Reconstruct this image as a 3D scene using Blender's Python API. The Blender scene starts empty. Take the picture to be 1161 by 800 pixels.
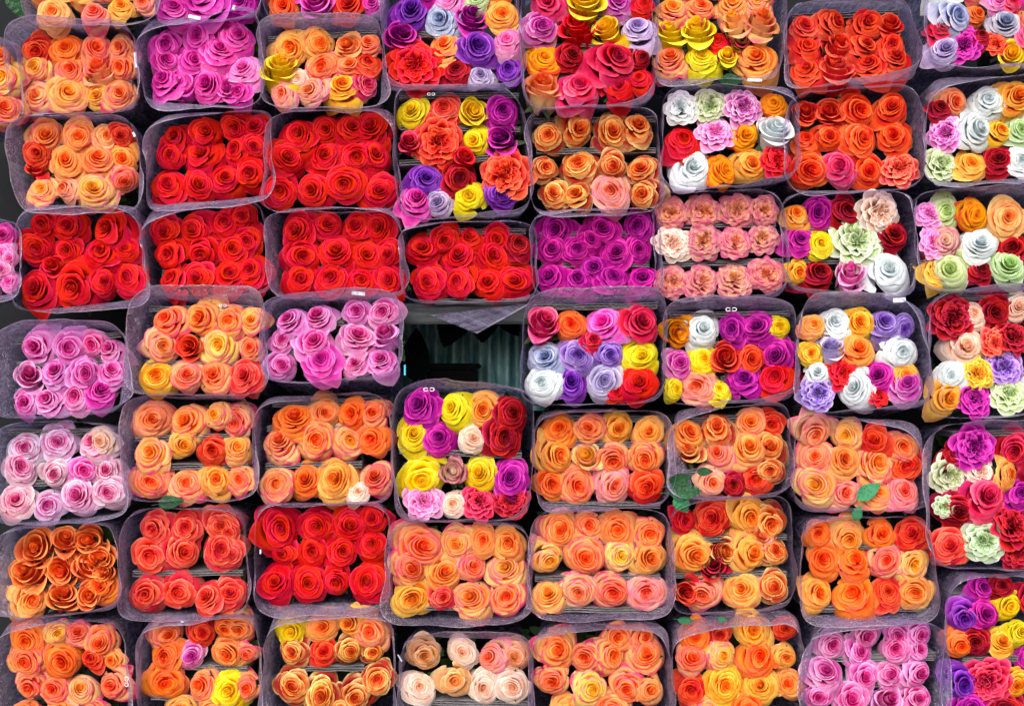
import bmesh
import bpy, math, random
import numpy as np

def smooth(a, b, x):
    t = np.clip((x - a) / (b - a), 0, 1)
    return t * t * (3 - 2 * t)

def petal_noise(rng, u, n=3, amp=1.0):
    s = np.zeros_like(u)
    for k in range(n):
        s += math.cos(rng.uniform(0, 6.28)) * 0 + np.sin(u * rng.uniform(1.5, 3.2) * (k + 1) + rng.uniform(0, 6.28)) / (k + 1)
    return s * amp

def rose_mesh(name, seed, kind='classic'):
    """Unit rose: bloom radius about 1, opening along +Z, rim of the cup near z = 0."""
    rng = random.Random(seed)
    V, F, C, B = [], [], [], []
    nu, nv = 11, 10
    def add(ang, span, rb, Rt, zb, Zt, curl, drop, spiral, ring, wav, point, belly=.5, tiltr=0., off=(0, 0), pinch=0., vfall=.3, sx=1., rho=.0, roll=0., ell=(0, 0)):
        base = len(V)
        U = np.linspace(-1, 1, nu)
        W = np.linspace(0, 1, nv)
        pr = rng.random()
        rho0 = rho
        dent = rng.uniform(-.8, .8)
        n1 = petal_noise(rng, U, 3, 1.0)
        n2 = petal_noise(rng, U * 1.7, 3, 1.0)
        for j, v0 in enumerate(W):
            for i, u in enumerate(U):
                top = 1 - vfall * abs(u) ** 3.2 + point * max(0, 1 - abs(u) * 1.6) ** 1.3
                v = v0 * top
                r = rb + (Rt - rb) * (v ** belly)
                z = zb + (Zt - zb) * (1 - (1 - min(v, 1)) ** 1.35) + max(0, v - 1) * .1
                k = max(0., (v - .60) / .40)
                cu = 1 - .35 * abs(u) ** 2
                r += curl * k * k * cu
                z -= drop * k * k * k * cu
                ph = max(0., (v0 - .72) / .28) * roll
                r += rho * math.sin(ph) * cu
                z -= rho * (1 - math.cos(ph)) * cu
                wv = v ** 2.2
                r += (n1[i] * wav + spiral * u) * (0.35 + .65 * wv)
                z += n2[i] * wav * .55 * wv
                wid = span * (0.62 + 0.38 * math.sin(min(1, v * 1.15) * math.pi * .5))
                a = ang + u * wid
                # the petal sides fold a little in
                r -= pinch * Rt * abs(u) ** 1.6 * v
                r *= 1 + ell[0] * math.cos(2 * a + ell[1]) * min(1, v * 1.2)
                x, y = r * math.cos(a) * sx, r * math.sin(a)
                V.append((x + off[0] * v, y + off[1] * v, z))
                C.append((ring, v0, abs(u), pr))
        for j in range(nv - 1):
            for i in range(nu - 1):
                a = base + j * nu + i
                F.append((a, a + 1, a + nu + 1, a + nu))
    GA = 2.39996
    if kind in ('classic', 'open', 'bud', 'loose'):
        add(0, 3.25, .0, .62 if kind != 'bud' else .45, -.62, -.30, .0, .0, .0, .1, .01, 0, vfall=0)
        P = {'classic': dict(n=20, top=.22, dz=.50, curl=.075, drop=.22, wav=.014, rho=.050),
             'open':    dict(n=24, top=.12, dz=.40, curl=.09, drop=.20, wav=.022, rho=.045),
             'loose':   dict(n=16, top=.20, dz=.44, curl=.11, drop=.28, wav=.034, rho=.065),
             'bud':     dict(n=12, top=.30, dz=.16, curl=.10, drop=.05, wav=.014, rho=.045)}[kind]
        n = P['n']
        cx, cy = rng.uniform(-.14, .14), rng.uniform(-.14, .14)
        el = rng.uniform(.0, .22); ep = rng.uniform(0, 6.28)
        a = rng.uniform(0, 6.28)
        # tight scrolled heart
        add(0, 3.25, .0, .16, P['top'] - .03, P['top'] - .12, .0, .0, .0, .05, .004, 0, vfall=0, off=(cx, cy))
        for i in range(5):
            add(a + i * 2.3, 2.4 - .2 * i, .02, .03 + .026 * i, -.35, P['top'] + .05 + rng.uniform(-.02, .02) - .006 * i, .008, .0, .022, .02 + .02 * i, .006, .0, belly=.5, off=(cx, cy), vfall=.10, rho=.012, roll=1.6, ell=(el, ep))
        for i in range(n):
            t = (i + .6) / (n - .4)
            R = .12 + (.75 if kind != 'bud' else .56) * t ** 1.0
            R *= 1 + rng.uniform(-.07, .07) * (t > .2)
            a += (2.05 if t < .4 else GA) + rng.uniform(-.35, .35)
            span = 1.15 + 1.1 * (1 - t) ** 2 + rng.uniform(-.22, .18)
            Zt = P['top'] * (1 - t ** 1.5) - P['dz'] * t ** 2.1 + rng.uniform(-.045, .045)
            last = t > .8
            curl = P['curl'] * (t ** 1.1) * rng.uniform(.4, 1.5) + .010
            drop = P['drop'] * (t ** 1.2) * rng.uniform(.3, 1.7)
            if last:
                curl *= 1.3; drop *= 1.7
            o = (1 - t) ** .8
            add(a, span, .03 + .30 * t * (.8 if kind != 'bud' else 1.2), R, Zt - (.30 + .30 * t if kind != 'bud' else 1.25), Zt, curl, drop, .03 + .035 * rng.random(), t,
                P['wav'] * (.35 + t * 1.2), .03 + .13 * t * rng.random(), belly=.50 if kind != 'bud' else .30, off=(cx * o, cy * o), pinch=rng.uniform(.06, .17), vfall=.13 + .14 * t * rng.random(),
                rho=P['rho'] * (.35 + .9 * t) * rng.uniform(.6, 1.4), roll=rng.uniform(1.5, 2.7), ell=(el * o + rng.uniform(-.03, .03), ep + rng.uniform(-.3, .3)))
        if rng.random() < .22:                             # one big outer petal folded well back
            add(rng.uniform(0, 6.28), .60, .3, .90, -.8, -.38, .16, .26, .02, 1., .03, .10, belly=.5, vfall=.2, rho=.05, roll=2.4)
    elif kind == 'garden':
        add(0, 3.25, .0, .7, -.62, -.30, .0, .0, .0, .2, .01, 0, vfall=0)
        # ruffled, quartered bloom: folded inner petals radiating in clumps, round outer cups
        for q in range(4):
            qa = q * 1.5708 + rng.uniform(-.3, .3)
            qx, qy = .24 * math.cos(qa), .24 * math.sin(qa)
            for i in range(11):
                t = i / 10
                add(qa + rng.uniform(-1.3, 1.3) + (math.pi if rng.random() < .35 else 0), rng.uniform(.7, 1.5), .02, .05 + .30 * t + rng.uniform(-.02, .02), -.5, .10 + rng.uniform(-.06, .05) - .14 * t, .04, .03, rng.uniform(-.05, .05), .15 + .35 * t, .045, .03, belly=.6, off=(qx * 1.1, qy * 1.1), vfall=.3)
        for i in range(26):
            t = i / 25
            R = .50 + .46 * t + rng.uniform(-.03, .03)
            add(i * GA, rng.uniform(.42, .68), .12 + .2 * t, R, -.8, .06 - .42 * t ** 1.6 + rng.uniform(-.03, .03), .09 + .08 * t, .08 + .1 * t, rng.uniform(-.04, .04), .5 + .5 * t, .045, .03, belly=.55, vfall=.25)
    me = bpy.data.meshes.new(name)
    me.from_pydata(V, [], F)
    at = me.attributes.new('petal', 'FLOAT_COLOR', 'POINT')
    at.data.foreach_set('color', np.array(C, dtype=np.float32).ravel())
    me.shade_smooth()
    me.update()
    return me

class NT:
    """Small helper to write node trees."""
    def __init__(s, name, world=False):
        if world:
            s.m = bpy.data.worlds.new(name)
        else:
            s.m = bpy.data.materials.new(name)
        s.m.use_nodes = True
        s.t = s.m.node_tree
        s.t.nodes.clear()
    def n(s, typ, props=None, **inp):
        nd = s.t.nodes.new(typ)
        for k, v in (props or {}).items():
            setattr(nd, k, v)
        for k, v in inp.items():
            key = int(k[1:]) if k[0] == 'i' and k[1:].isdigit() else k.replace('_', ' ')
            sock = nd.inputs[key]
            if isinstance(v, bpy.types.NodeSocket):
                s.t.links.new(v, sock)
            else:
                sock.default_value = v
        return nd
    def math(s, op, a, b=0., clamp=False):
        return s.n('ShaderNodeMath', dict(operation=op, use_clamp=clamp), i0=a, i1=b).outputs[0]
    def step(s, x, lo, hi, a=0., b=1.):
        nd = s.n('ShaderNodeMapRange', dict(interpolation_type='SMOOTHSTEP'), i0=x, i1=lo, i2=hi, i3=a, i4=b)
        return nd.outputs[0]
    def mix(s, f, a, b, mode='MIX'):
        nd = s.n('ShaderNodeMix', dict(data_type='RGBA', blend_type=mode))
        for i, v in ((0, f), (6, a), (7, b)):
            if isinstance(v, bpy.types.NodeSocket): s.t.links.new(v, nd.inputs[i])
            else: nd.inputs[i].default_value = v
        return nd.outputs[2]

def rose_material():
    k = NT('rose_petals')
    at = k.n('ShaderNodeAttribute', dict(attribute_type='GEOMETRY', attribute_name='petal'))
    sp = k.n('ShaderNodeSeparateColor', Color=at.outputs['Color'])
    ring, v, u, pr = sp.outputs[0], sp.outputs[1], sp.outputs[2], at.outputs['Alpha']
    oa = lambda nm: k.n('ShaderNodeAttribute', dict(attribute_type='OBJECT', attribute_name=nm)).outputs['Color']
    inner, outer, edge, back = oa('inner'), oa('outer'), oa('edge'), oa('back')
    info = k.n('ShaderNodeObjectInfo')
    tc = k.n('ShaderNodeTexCoord').outputs['Object']
    nz = k.n('ShaderNodeTexNoise', Vector=tc, Scale=2.2, Detail=3.0).outputs[0]
    nf = k.n('ShaderNodeTexNoise', Vector=tc, Scale=9.0, Detail=4.0).outputs[0]
    r2 = k.math('ADD', ring, k.math('MULTIPLY', k.math('SUBTRACT', nz, .5), .8))
    lip = k.step(k.math('ADD', v, k.math('MULTIPLY', k.math('SUBTRACT', nz, .5), .35)), .60, .96, .08, 1.)  # petal bases deeper: own two-tone, plus crease shade put into colour
    col = k.mix(k.math('MULTIPLY', k.step(r2, -.15, .58), lip), inner, outer)
    guard = k.n('ShaderNodeAttribute', dict(attribute_type='OBJECT', attribute_name='guard')).outputs['Fac']
    col = k.mix(k.math('MULTIPLY', guard, k.step(k.math('ADD', ring, k.math('MULTIPLY', pr, .16)), .70, .94)), col, back)
    # colour bleeds in from the petal margins
    e1 = k.step(v, .78, .95)
    e2 = k.step(u, .84, 1.0)
    e = k.math('MAXIMUM', e1, k.math('MULTIPLY', e2, k.step(v, .35, .8)))
    e = k.math('MULTIPLY', e, k.step(nz, .32, .54, .20, 1.0))
    e = k.math('MULTIPLY', e, k.step(ring, .10, .5, .10, 1.0))
    col = k.mix(e, col, edge)
    lipc = k.n('ShaderNodeHueSaturation', Color=col, Saturation=.95, Value=1.45).outputs[0]
    col = k.mix(k.math('MULTIPLY', k.step(v, .90, .985), k.step(nf, .3, .6, .35, .9)), col, lipc)  # paler rolled lips, with their highlight put into the colour
    spots = k.n('ShaderNodeTexNoise', Vector=tc, Scale=5.5, Detail=5.0, Roughness=.7).outputs[0]
    col = k.n('ShaderNodeHueSaturation', Color=col, Value=k.step(spots, .3, .72, .93, 1.16)).outputs[0]
    # per-petal tone
    hs = k.n('ShaderNodeHueSaturation', Color=col, Hue=k.math('ADD', .491, k.math('MULTIPLY', pr, .018)), Value=k.math('ADD', .92, k.math('MULTIPLY', pr, .26)))
    col = hs.outputs[0]
    geo = k.n('ShaderNodeNewGeometry')
    # outside of the outer petals shows the second colour
    side = k.math('MULTIPLY', SIDE(k, geo), k.step(v, .55, .99, 1.0, .2))
    col = k.mix(k.math('MULTIPLY', side, k.step(ring, .25, .6)), col, back)
    vein = k.n('ShaderNodeTexNoise', Vector=tc, Scale=26.0, Detail=3.0).outputs[0]
    bp = k.n('ShaderNodeBump', Height=vein, Strength=.35, Distance=.03).outputs[0]
    p = k.n('ShaderNodeBsdfPrincipled', Base_Color=col, Roughness=.5, Normal=bp)
    p.inputs['Specular IOR Level'].default_value = .14
    tr = k.n('ShaderNodeBsdfTranslucent', Color=col)
    mx = k.n('ShaderNodeMixShader', Fac=.46)
    k.t.links.new(p.outputs[0], mx.inputs[1]); k.t.links.new(tr.outputs[0], mx.inputs[2])
    k.n('ShaderNodeOutputMaterial', Surface=mx.outputs[0])
    return k.m
def SIDE(k, geo):
    return k.math('SUBTRACT', 1., geo.outputs['Backfacing']) if FLIP else geo.outputs['Backfacing']
FLIP = True
# Measured layout of the stall. Each bunch: tile origin + scale, tilt of the blooms, how far it sticks out,
# the four corners of its sleeve mouth, its blooms as  x,y,radius,colour[kind][^flank tilt]
TILES = {'A': (0, 0, 3.2), 'B': (290, 0, 3.2), 'C': (580, 0, 3.2), 'D': (851, 0, 3.2),
         'E': (0, 225, 3.2), 'F': (290, 225, 3.2), 'G': (580, 225, 3.2), 'H': (851, 225, 3.2),
         'I': (0, 440, 3.2), 'J': (290, 440, 3.2), 'K': (580, 440, 3.2), 'L': (851, 440, 3.2),
         'M': (0, 640, 3.745), 'N': (290, 640, 3.745), 'O': (580, 640, 3.745), 'P': (851, 640, 3.745)}
BUNCHES = [
 # ---- top row
 dict(t='A', tilt=12, out=.015, rim=(80,-190, 560,-200, 572,72, 98,84), label='orange and peach roses cut by the top edge, above the upper left orange bunch',
  roses='190,42,62,Y 340,42,50,O 438,22,48,Y 515,5,40,O 150,-60,60,O 270,-55,55,a 390,-60,60,O 490,-65,50,j', cards='250,10,430,15'),
 dict(t='A', tilt=18, out=.01, rim=(572,-220, 930,-230, 945,42, 575,84), label='fuchsia roses cut by the top edge, directly above the all-pink bunch', sticker='705,63,45,12,-12 848,28,11,16,-15',
  roses='605,28,62,p 725,-15,105,ph 870,5,60,m 640,-70,60,p 780,-110,70,p 890,-80,60,p'),
 dict(t='B', tilt=12, out=.0, rim=(15,-210, 452,-220, 455,46, 38,60), label='mixed orange, fuchsia and coral roses mostly cut off by the top edge',
  roses='100,22,52,o 215,6,55,pb 335,18,65,C 430,8,36,p 80,-60,50,o 190,-80,60,p 310,-70,60,O 420,-70,50,C'),
 dict(t='B', tilt=14, out=.012, rim=(440,-120, 945,-130, 972,292, 492,312), label='mixed violet, lavender and orange roses around one ruffled red rose, cut by the top edge',
  roses='560,40,68,v 672,68,68,b 700,-10,66,l 790,60,62,mb 892,48,62,O 800,-5,45,g 520,125,62,mb 680,165,60,O 802,168,85,v 908,145,52,l 572,232,98,rg 722,248,50,R 815,272,46,L 915,245,48,v 590,-60,65,m 890,-60,60,o', cards='560,122,700,132'),
 dict(t='C', tilt=20, out=.03, rim=(22,-150, 528,-150, 512,345, 62,398), label='mixed bunch with one big hot pink rose above a heart-shaped pink one, top middle',
  roses='130,8,62,k 270,0,66,yb 385,8,60,q 482,15,40,r 110,95,68,q 240,100,70,rb^35 340,102,55,yb 455,98,68,Lb^25 115,208,66,Z 222,198,50,R 380,208,102,K 478,205,42,R 110,312,66,Ob^20 250,312,85,k 388,312,60,r 462,282,42,r 80,-80,60,y 220,-90,60,r 360,-90,60,L', cards='150,60,500,70 250,160,510,172'),
 dict(t='C', tilt=24, out=.01, rim=(528,-150, 990,-150, 972,262, 522,312), label='yellow and peach roses with pink tips, a green leaf and a label under its film', sticker='882,291,52,10,-2',
  roses='580,28,62,O 690,22,52,O 800,12,62,z 895,5,45,z 583,118,60,yb^30 677,105,66,yb^30 812,82,65,zb^20 928,80,70,Ob^30 575,210,56,O 690,205,72,y 788,202,42,yb 892,208,80,O 750,150,45,r 835,140,50,Rb 620,-60,60,O 760,-70,60,z 900,-60,60,O',
  leaves='800,292,46,8'),
 dict(t='D', tilt=22, out=.0, rim=(150,15, 560,-5, 620,235, 125,322), label='small coral red roses with cardboard showing behind them, top right',
  roses='200,95,58,cb 312,80,58,C 425,82,62,C 512,85,46,Cb 205,168,55,C 330,172,60,Cb^20 422,165,64,Cb^20 515,162,55,Cb 206,250,62,C 316,260,66,cb^30 432,258,60,C 530,240,66,Cb^20', cards='235,140,405,128 150,62,540,45'),
 dict(t='D', tilt=15, out=.02, rim=(640,-150, 1160,-150, 1160,215, 652,232), label='mixed bunch with ice blue and lavender roses in the top right corner',
  roses='755,55,76,b 828,48,38,o 905,0,50,l 955,5,40,k 925,85,66,b 688,178,60,L 775,160,66,mg 838,125,35,R 890,155,42,Cg 952,190,50,yb 1045,60,60,O 1050,180,60,y 645,100,50,K 1020,120,60,k 720,-50,60,w 840,-70,60,O 1000,-60,60,p'),
 # ---- second row
 dict(t='A', tilt=5, out=.02, rim=(-330,130, 45,140, 78,440, -330,450), label='peach roses under hazy film at the left edge, in the upper rows',
  roses='5,275,62,z 15,390,62,O -100,250,60,O -90,370,65,O -210,300,60,z 0,200,45,O'),
 dict(t='A', tilt=8, out=.0, rim=(8,72, 465,80, 500,385, 58,412), label='orange and peach roses with a cream one at left, barcode tag on the right film', sticker='492,218,10,55,4',
  roses='132,180,52,C 237,172,62,o 345,172,58,O 432,170,48,j 122,240,62,z 255,250,55,O 358,250,62,Ob^15 442,240,52,O 125,350,64,e 242,348,78,z 352,345,54,z 432,358,60,j', cards='80,306,480,300'),
 dict(t='A', tilt=14, out=.005, rim=(500,135, 925,18, 950,372, 535,395), label='all bright pink roses with long open petals, second in its row',
  roses='602,150,62,p 712,130,58,p 822,105,58,p 910,130,60,p 600,215,56,p 708,215,60,pl 802,180,78,p^20 590,288,68,ph 752,308,72,p 895,250,64,l 832,320,50,pb 655,310,52,pb 860,330,50,p'),
 dict(t='B', tilt=12, out=.02, rim=(5,70, 430,45, 485,375, 38,390), label='apricot and peach roses in a wide sleeve of cloudy film, third in its row',
  roses='130,172,66,a 235,155,58,a 335,165,50,ab 405,155,42,O 95,240,64,yb^30 240,235,64,O 340,232,48,O 425,222,56,C 92,335,50,e 192,325,54,e 310,308,74,Y 405,300,42,k 150,280,40,x', cards='45,142,440,118 60,280,180,282'),
 dict(t='A', tilt=5, out=.012, rim=(22,430, 465,425, 522,755, 68,768), label='peach roses with one big pale yellow rose at the bottom, above the leftmost red bunch', sticker='486,488,9,18,25',
  roses='165,492,66,O 285,492,60,O 388,492,48,a 455,490,42,C 135,555,50,C 235,585,66,a 350,572,62,O 455,575,50,O 148,685,52,z 228,678,46,e 338,685,80,z 450,655,52,j 130,600,36,Cb', cards='90,530,470,528'),
 dict(t='A', tilt=4, out=-.005, rim=(525,470, 965,385, 985,720, 550,770), label='plain red roses directly below the all-pink bunch',
  roses='632,490,52,r 748,470,58,r 852,462,52,r 940,460,50,r 615,560,52,r 730,555,72,r 850,540,62,r 940,530,50,r 605,672,68,r 718,672,62,r 815,645,60,r 920,625,72,r'),
 dict(t='B', tilt=3, out=.0, rim=(45,425, 470,405, 525,758, 30,762), label='plain red roses directly below the apricot bunch',
  roses='155,458,78,r 255,470,55,r 348,460,58,r 445,455,66,r 115,570,78,r 245,562,66,r 368,565,72,r 455,560,60,r 85,690,62,r 205,690,72,r 325,660,88,r 455,692,70,r'),
 dict(t='B', tilt=3, out=.012, rim=(500,318, 950,320, 1010,745, 530,790), mark='636,342,9', label='mixed bunch with a big coral ruffled rose, yellow and violet roses between cardboard layers',
  roses='560,405,56,y 682,390,66,c 790,400,52,yb 895,400,62,m 545,515,42,Kb 665,512,92,Cg 790,508,48,y 892,500,60,mb 615,650,62,v 738,645,78,R 900,628,92,Cg 562,725,64,ph 658,748,52,L 775,752,62,y 895,752,62,v 760,570,40,rb', cards='525,462,960,470 520,592,845,574 520,348,955,346'),
 dict(t='C', tilt=4, out=.005, rim=(52,405, 515,385, 542,765, 98,785), label='orange roses with dark crimson backs in a dark sleeve, three rows of four',
  roses='135,490,56,t 245,468,60,t 368,478,74,t 472,460,62,t 125,605,46,t 240,592,74,t 370,600,52,t 468,612,58,t 150,702,54,t 232,705,56,t 365,692,74,e 470,702,56,t', cards='70,440,530,432 90,548,530,545'),
 dict(t='C', tilt=10, out=.02, rim=(558,318, 1020,330, 1042,625, 560,690), label='mixed bunch with four white roses, a pale green one and golden yellow ones',
  roses='605,385,60,wg 720,382,60,gg 845,385,66,qg 955,375,46,Z 625,505,72,rh^30 740,475,68,lg^30 850,490,52,Z 955,470,66,wb^25 655,610,82,wl 775,615,50,Z 876,605,62,Y 968,580,56,rg'),
 dict(t='D', tilt=5, out=.0, rim=(140,345, 600,312, 635,665, 135,705), label='bright orange roses with a pink one in the bottom row, right side',
  roses='205,410,48,Cb 292,405,56,Cb 395,395,78,f 512,392,60,f 205,502,46,f 290,495,52,f 408,500,68,f 520,490,64,f 212,612,74,f 325,600,66,k 432,620,64,f 545,605,68,cg'),
 dict(t='D', tilt=8, out=.01, rim=(655,330, 1160,255, 1160,650, 638,668), label='mixed bunch of white, golden and green tinged roses at the right edge',
  roses='685,390,42,R 745,368,54,a 862,360,72,w 968,352,66,Y 695,480,62,qg 828,470,88,wl 912,470,46,Y 982,470,56,g 700,590,66,gg 802,592,58,Y 902,578,58,R 990,580,56,w 1070,450,60,w 1075,570,60,R 1070,340,60,Y'),
 # ---- third row
 dict(t='E', tilt=5, out=.02, rim=(-330,50, 62,80, 62,370, -330,390), label='sliver of pink roses at the left edge beside the red bunch',
  roses='8,130,40,p 5,195,40,l 38,215,30,l 36,300,36,l -80,120,60,p -100,220,60,p -90,310,60,l 0,255,35,l'),
 dict(t='E', tilt=4, out=.005, rim=(80,45, 470,38, 548,388, 45,408), label='red roses above a dark gap, leftmost of the red bunches',
  roses='150,88,52,r 245,90,64,r 385,88,78,r 135,178,60,r 240,185,56,r 362,192,80,r 472,180,54,r 120,330,80,r 268,312,98,r 378,300,52,r 465,285,68,r 190,245,40,rb'),
 dict(t='E', tilt=3, out=-.005, rim=(510,95, 925,0, 990,325, 560,345), label='red roses in a sleeve slanting up to the right, cardboard strip low in it',
  roses='592,110,54,r 695,92,70,r 815,85,60,r 908,62,50,r 610,200,62,r 725,195,58,r 842,180,68,r 935,150,50,r 618,312,60,r 710,295,56,r 830,278,68,r 945,258,66,r 940,330,50,r', cards='588,270,670,268'),
 dict(t='F', tilt=3, out=.0, rim=(35,55, 500,45, 548,345, 60,355), label='red roses in a neat rectangular sleeve, third red bunch of its row',
  roses='145,102,74,r 260,90,52,r 360,102,64,r 465,95,68,r 170,205,76,r 290,195,66,r 400,205,66,r 490,200,50,r 160,290,64,r 272,302,78,r 382,298,62,r 500,308,60,r'),
 dict(t='F', tilt=3, out=.0, rim=(525,110, 1000,85, 1020,350, 545,372), label='red roses right above the dark opening, a crumpled film corner hanging below',
  roses='605,180,62,r 685,150,56,r 770,142,52,r 875,152,62,r 955,165,50,R 730,208,62,r 860,205,72,r 618,302,70,r 725,298,60,r 838,310,66,r 942,312,68,r', cards='650,388,985,378 620,120,980,118', flap=1),
 dict(t='G', tilt=5, out=-.01, rim=(82,60, 515,42, 545,345, 85,345), label='deep magenta purple roses in dim shade, the only all-purple bunch',
  roses='160,102,66,M 330,98,70,M 455,90,60,M 145,182,56,M 240,182,52,M 378,195,62,M 465,182,52,M 130,282,56,M 240,292,60,M 370,282,60,M 470,290,60,M 300,250,50,M 290,150,45,M', cards='100,130,500,128 110,238,500,238'),
 dict(t='G', tilt=4, out=.0, rim=(528,-18, 970,-22, 1000,330, 530,368), label='ruffled peach pink garden roses in three rows divided by cardboard',
  roses='580,50,56,Gg 700,45,62,Gg 822,40,64,Gg 922,42,52,Gg 570,162,64,xg 697,155,66,Gg 815,155,58,Gg 912,140,58,Gg 590,300,58,Gg 702,300,62,Gg 812,290,66,Gg 928,275,62,Gg', cards='540,238,990,226 540,98,960,92'),
 dict(t='H', tilt=5, out=.0, rim=(115,-5, 572,-20, 592,340, 140,315), label='mixed bunch with a large ruffled pale green rose and a big white one',
  roses='160,55,50,Y 245,52,60,m 355,42,58,R 480,45,78,xg 168,150,56,m 255,160,52,y 392,145,98,gg 522,130,62,R 162,265,46,Y 250,265,70,R 368,275,64,lb^20 508,265,90,w', cards='150,112,300,106 150,222,440,232'),
 dict(t='H', tilt=5, out=.01, rim=(590,-20, 1160,-45, 1160,285, 645,335), label='mixed bunch at the right edge with a cream rose edged crimson beside a white one',
  roses='615,55,50,lg 712,45,70,g 820,58,58,Z 938,68,76,Y 615,155,56,lg 706,155,64,n 835,165,80,w 952,180,66,R 615,260,54,Y 722,268,76,gl 838,255,52,R 938,298,74,g 1060,80,60,w 1070,200,60,Y 1070,300,50,R', cards='600,232,1040,240'),
 # ---- fourth row
 dict(t='E', tilt=14, out=.01, rim=(-25,470, 425,440, 488,740, -25,800), label='pale lilac pink roses with magenta hearts in three cardboard layered rows, left edge',
  roses='125,540,64,P 245,540,62,P 332,528,50,P 408,545,50,P 100,645,54,Pb^15 198,628,58,P^20 310,632,62,P 402,625,54,P 85,745,52,P 170,748,56,Pb^20 270,755,60,P 362,742,62,p', cards='55,518,440,492 60,600,420,592 55,700,430,696'),
 dict(t='E', drop=.02, tilt=6, out=.04, rim=(480,335, 945,318, 968,692, 455,712), label='peach and cream roses whose clear film rim stands in front of the red bunch above', mark='808,388,9',
  roses='600,435,64,O 725,430,66,O 825,442,60,O 905,440,48,O 590,532,66,e 685,535,48,Cb 792,530,78,z 905,540,44,j 565,640,66,Y 675,640,54,O 770,640,58,j 882,650,60,c', cards='530,595,920,600 540,400,920,398'),
 dict(t='F', drop=.045, tilt=16, out=.045, rim=(18,368, 508,322, 528,622, 32,668), label='lilac pink roses in a box standing forward, beside the dark opening', sticker='372,344,48,13,-6 541,622,7,38,0',
  roses='115,440,54,P 218,430,56,Pb^20 365,408,50,P 460,408,52,P 95,512,50,P 212,520,76,P 368,500,60,P 465,495,50,Pb^15 95,602,56,P 235,612,78,p 360,608,48,P 455,585,52,P', cards='70,560,480,572 290,450,320,450'),
 dict(t='G', drop=.02, tilt=10, out=.045, rim=(60,345, 545,315, 552,722, 38,742), label='mixed bunch with lilac, ice blue and one bright yellow rose, right of the dark opening',
  roses='115,455,64,kb^20 215,455,52,o 330,452,76,Q 472,448,80,K 122,575,58,b 245,568,60,Vv 357,565,54,V 475,572,70,y 105,668,70,w 215,665,62,v 335,662,68,L 465,680,70,r 300,510,40,K 380,720,40,r', cards='80,395,530,388 180,525,300,520'),
 dict(t='G', tilt=8, out=.01, rim=(560,372, 1010,358, 1040,690, 562,752), mark='797,402,13', label='mixed bunch with a white rose top left and deep magenta roses, three cardboard rows',
  roses='600,480,52,Zb 695,475,64,w 800,472,54,m 890,465,70,mb 975,465,46,y 612,597,55,q 702,582,54,y 775,575,58,Cb 870,580,55,C 958,570,66,m 675,682,68,e 598,690,40,y 755,690,42,y 845,692,72,m 958,678,66,r', cards='575,530,1000,520 760,652,1010,642 570,422,1010,418'),
 dict(t='H', drop=.035, tilt=8, out=.025, rim=(200,340, 575,362, 675,730, 165,770), sticker='540,368,46,16,4', label='mixed bunch in a bulging sleeve with white, purple and golden roses, tag at its top',
  roses='230,458,46,a 303,448,58,wb^20 395,450,54,Yb^15 487,450,58,V 560,470,48,V 222,560,42,Y 290,550,54,Lb^20 396,545,64,a 555,555,74,w 242,630,46,w 345,630,62,rg 460,645,60,m 565,645,56,Y 250,705,64,Vg 375,712,78,w 470,737,46,rg 570,735,74,q', cards='220,505,500,512'),
 dict(t='H', tilt=5, out=.01, rim=(668,345, 1160,300, 1160,760, 655,800), label='mixed bunch of ruffled crimson, mauve and yellow garden roses at the right edge',
  roses='722,430,80,Rg 812,418,50,x 890,408,66,R 972,395,52,x 785,540,82,xl 892,522,50,cg 965,500,66,Rg 730,640,50,w 825,635,60,Yg 925,608,72,Vg 715,725,66,Y 820,720,72,mg 942,705,68,gg 1070,420,60,R 1075,540,60,R 1070,690,60,w', cards='690,362,1020,355'),
 # ---- fifth row
 dict(t='I', tilt=4, out=.01, rim=(-30,135, 400,135, 470,465, -30,495), label='nearly white roses with small pink hearts at the left edge',
  roses='90,215,64,S 208,190,70,S 335,195,60,S 425,195,54,x 75,285,62,S 195,310,54,S 305,297,52,P 402,298,52,S 55,410,64,S 170,425,58,S 280,390,66,S 395,375,62,S', cards='30,160,400,155 20,345,380,340'),
 dict(t='I', tilt=6, out=.02, rim=(440,50, 890,20, 938,392, 452,405), label='orange and peach roses with crimson tips and a green leaf at their bottom edge',
  roses='550,110,66,j 670,120,66,O 775,95,50,z 875,120,56,j 545,235,66,O 665,205,54,z 770,225,56,C 860,215,52,z 540,335,68,O 675,345,66,O 785,330,60,Y 865,330,50,O', cards='490,180,900,172 490,285,900,282', leaves='620,412,46,10'),
 dict(t='J', tilt=8, out=.012, rim=(5,62, 470,18, 492,400, 8,425), label='orange and yellow roses around one large golden rose in the lowest of three rows',
  roses='140,98,72,o 250,80,54,a 345,90,52,o 437,88,54,O 85,195,60,j 215,182,66,O 342,185,64,z 442,182,60,o 70,345,62,j 178,335,60,o 290,330,86,a 428,325,58,j 370,390,40,x', cards='35,282,385,276 60,58,450,42 40,146,470,142'),
 dict(t='J', tilt=5, out=.03, rim=(498,8, 1000,12, 985,455, 525,470), mark='628,4,13', label='mixed lemon yellow, magenta and red roses under a pointed film top, below the dark opening', apex=1,
  roses='592,52,64,m 710,75,60,y 822,80,74,O 940,92,66,R 560,168,66,y 670,178,62,m 790,182,48,x 905,172,80,R 588,330,88,y 710,300,48,nb 810,312,62,y 920,328,72,m 610,430,68,lg 715,420,48,x 815,450,62,Kg 925,425,66,Rg', cards='520,228,965,245'),
 dict(t='K', tilt=3, out=.0, rim=(105,92, 575,95, 578,410, 92,448), label='orange and golden roses in a boxy sleeve right of the pointed film top',
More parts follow.
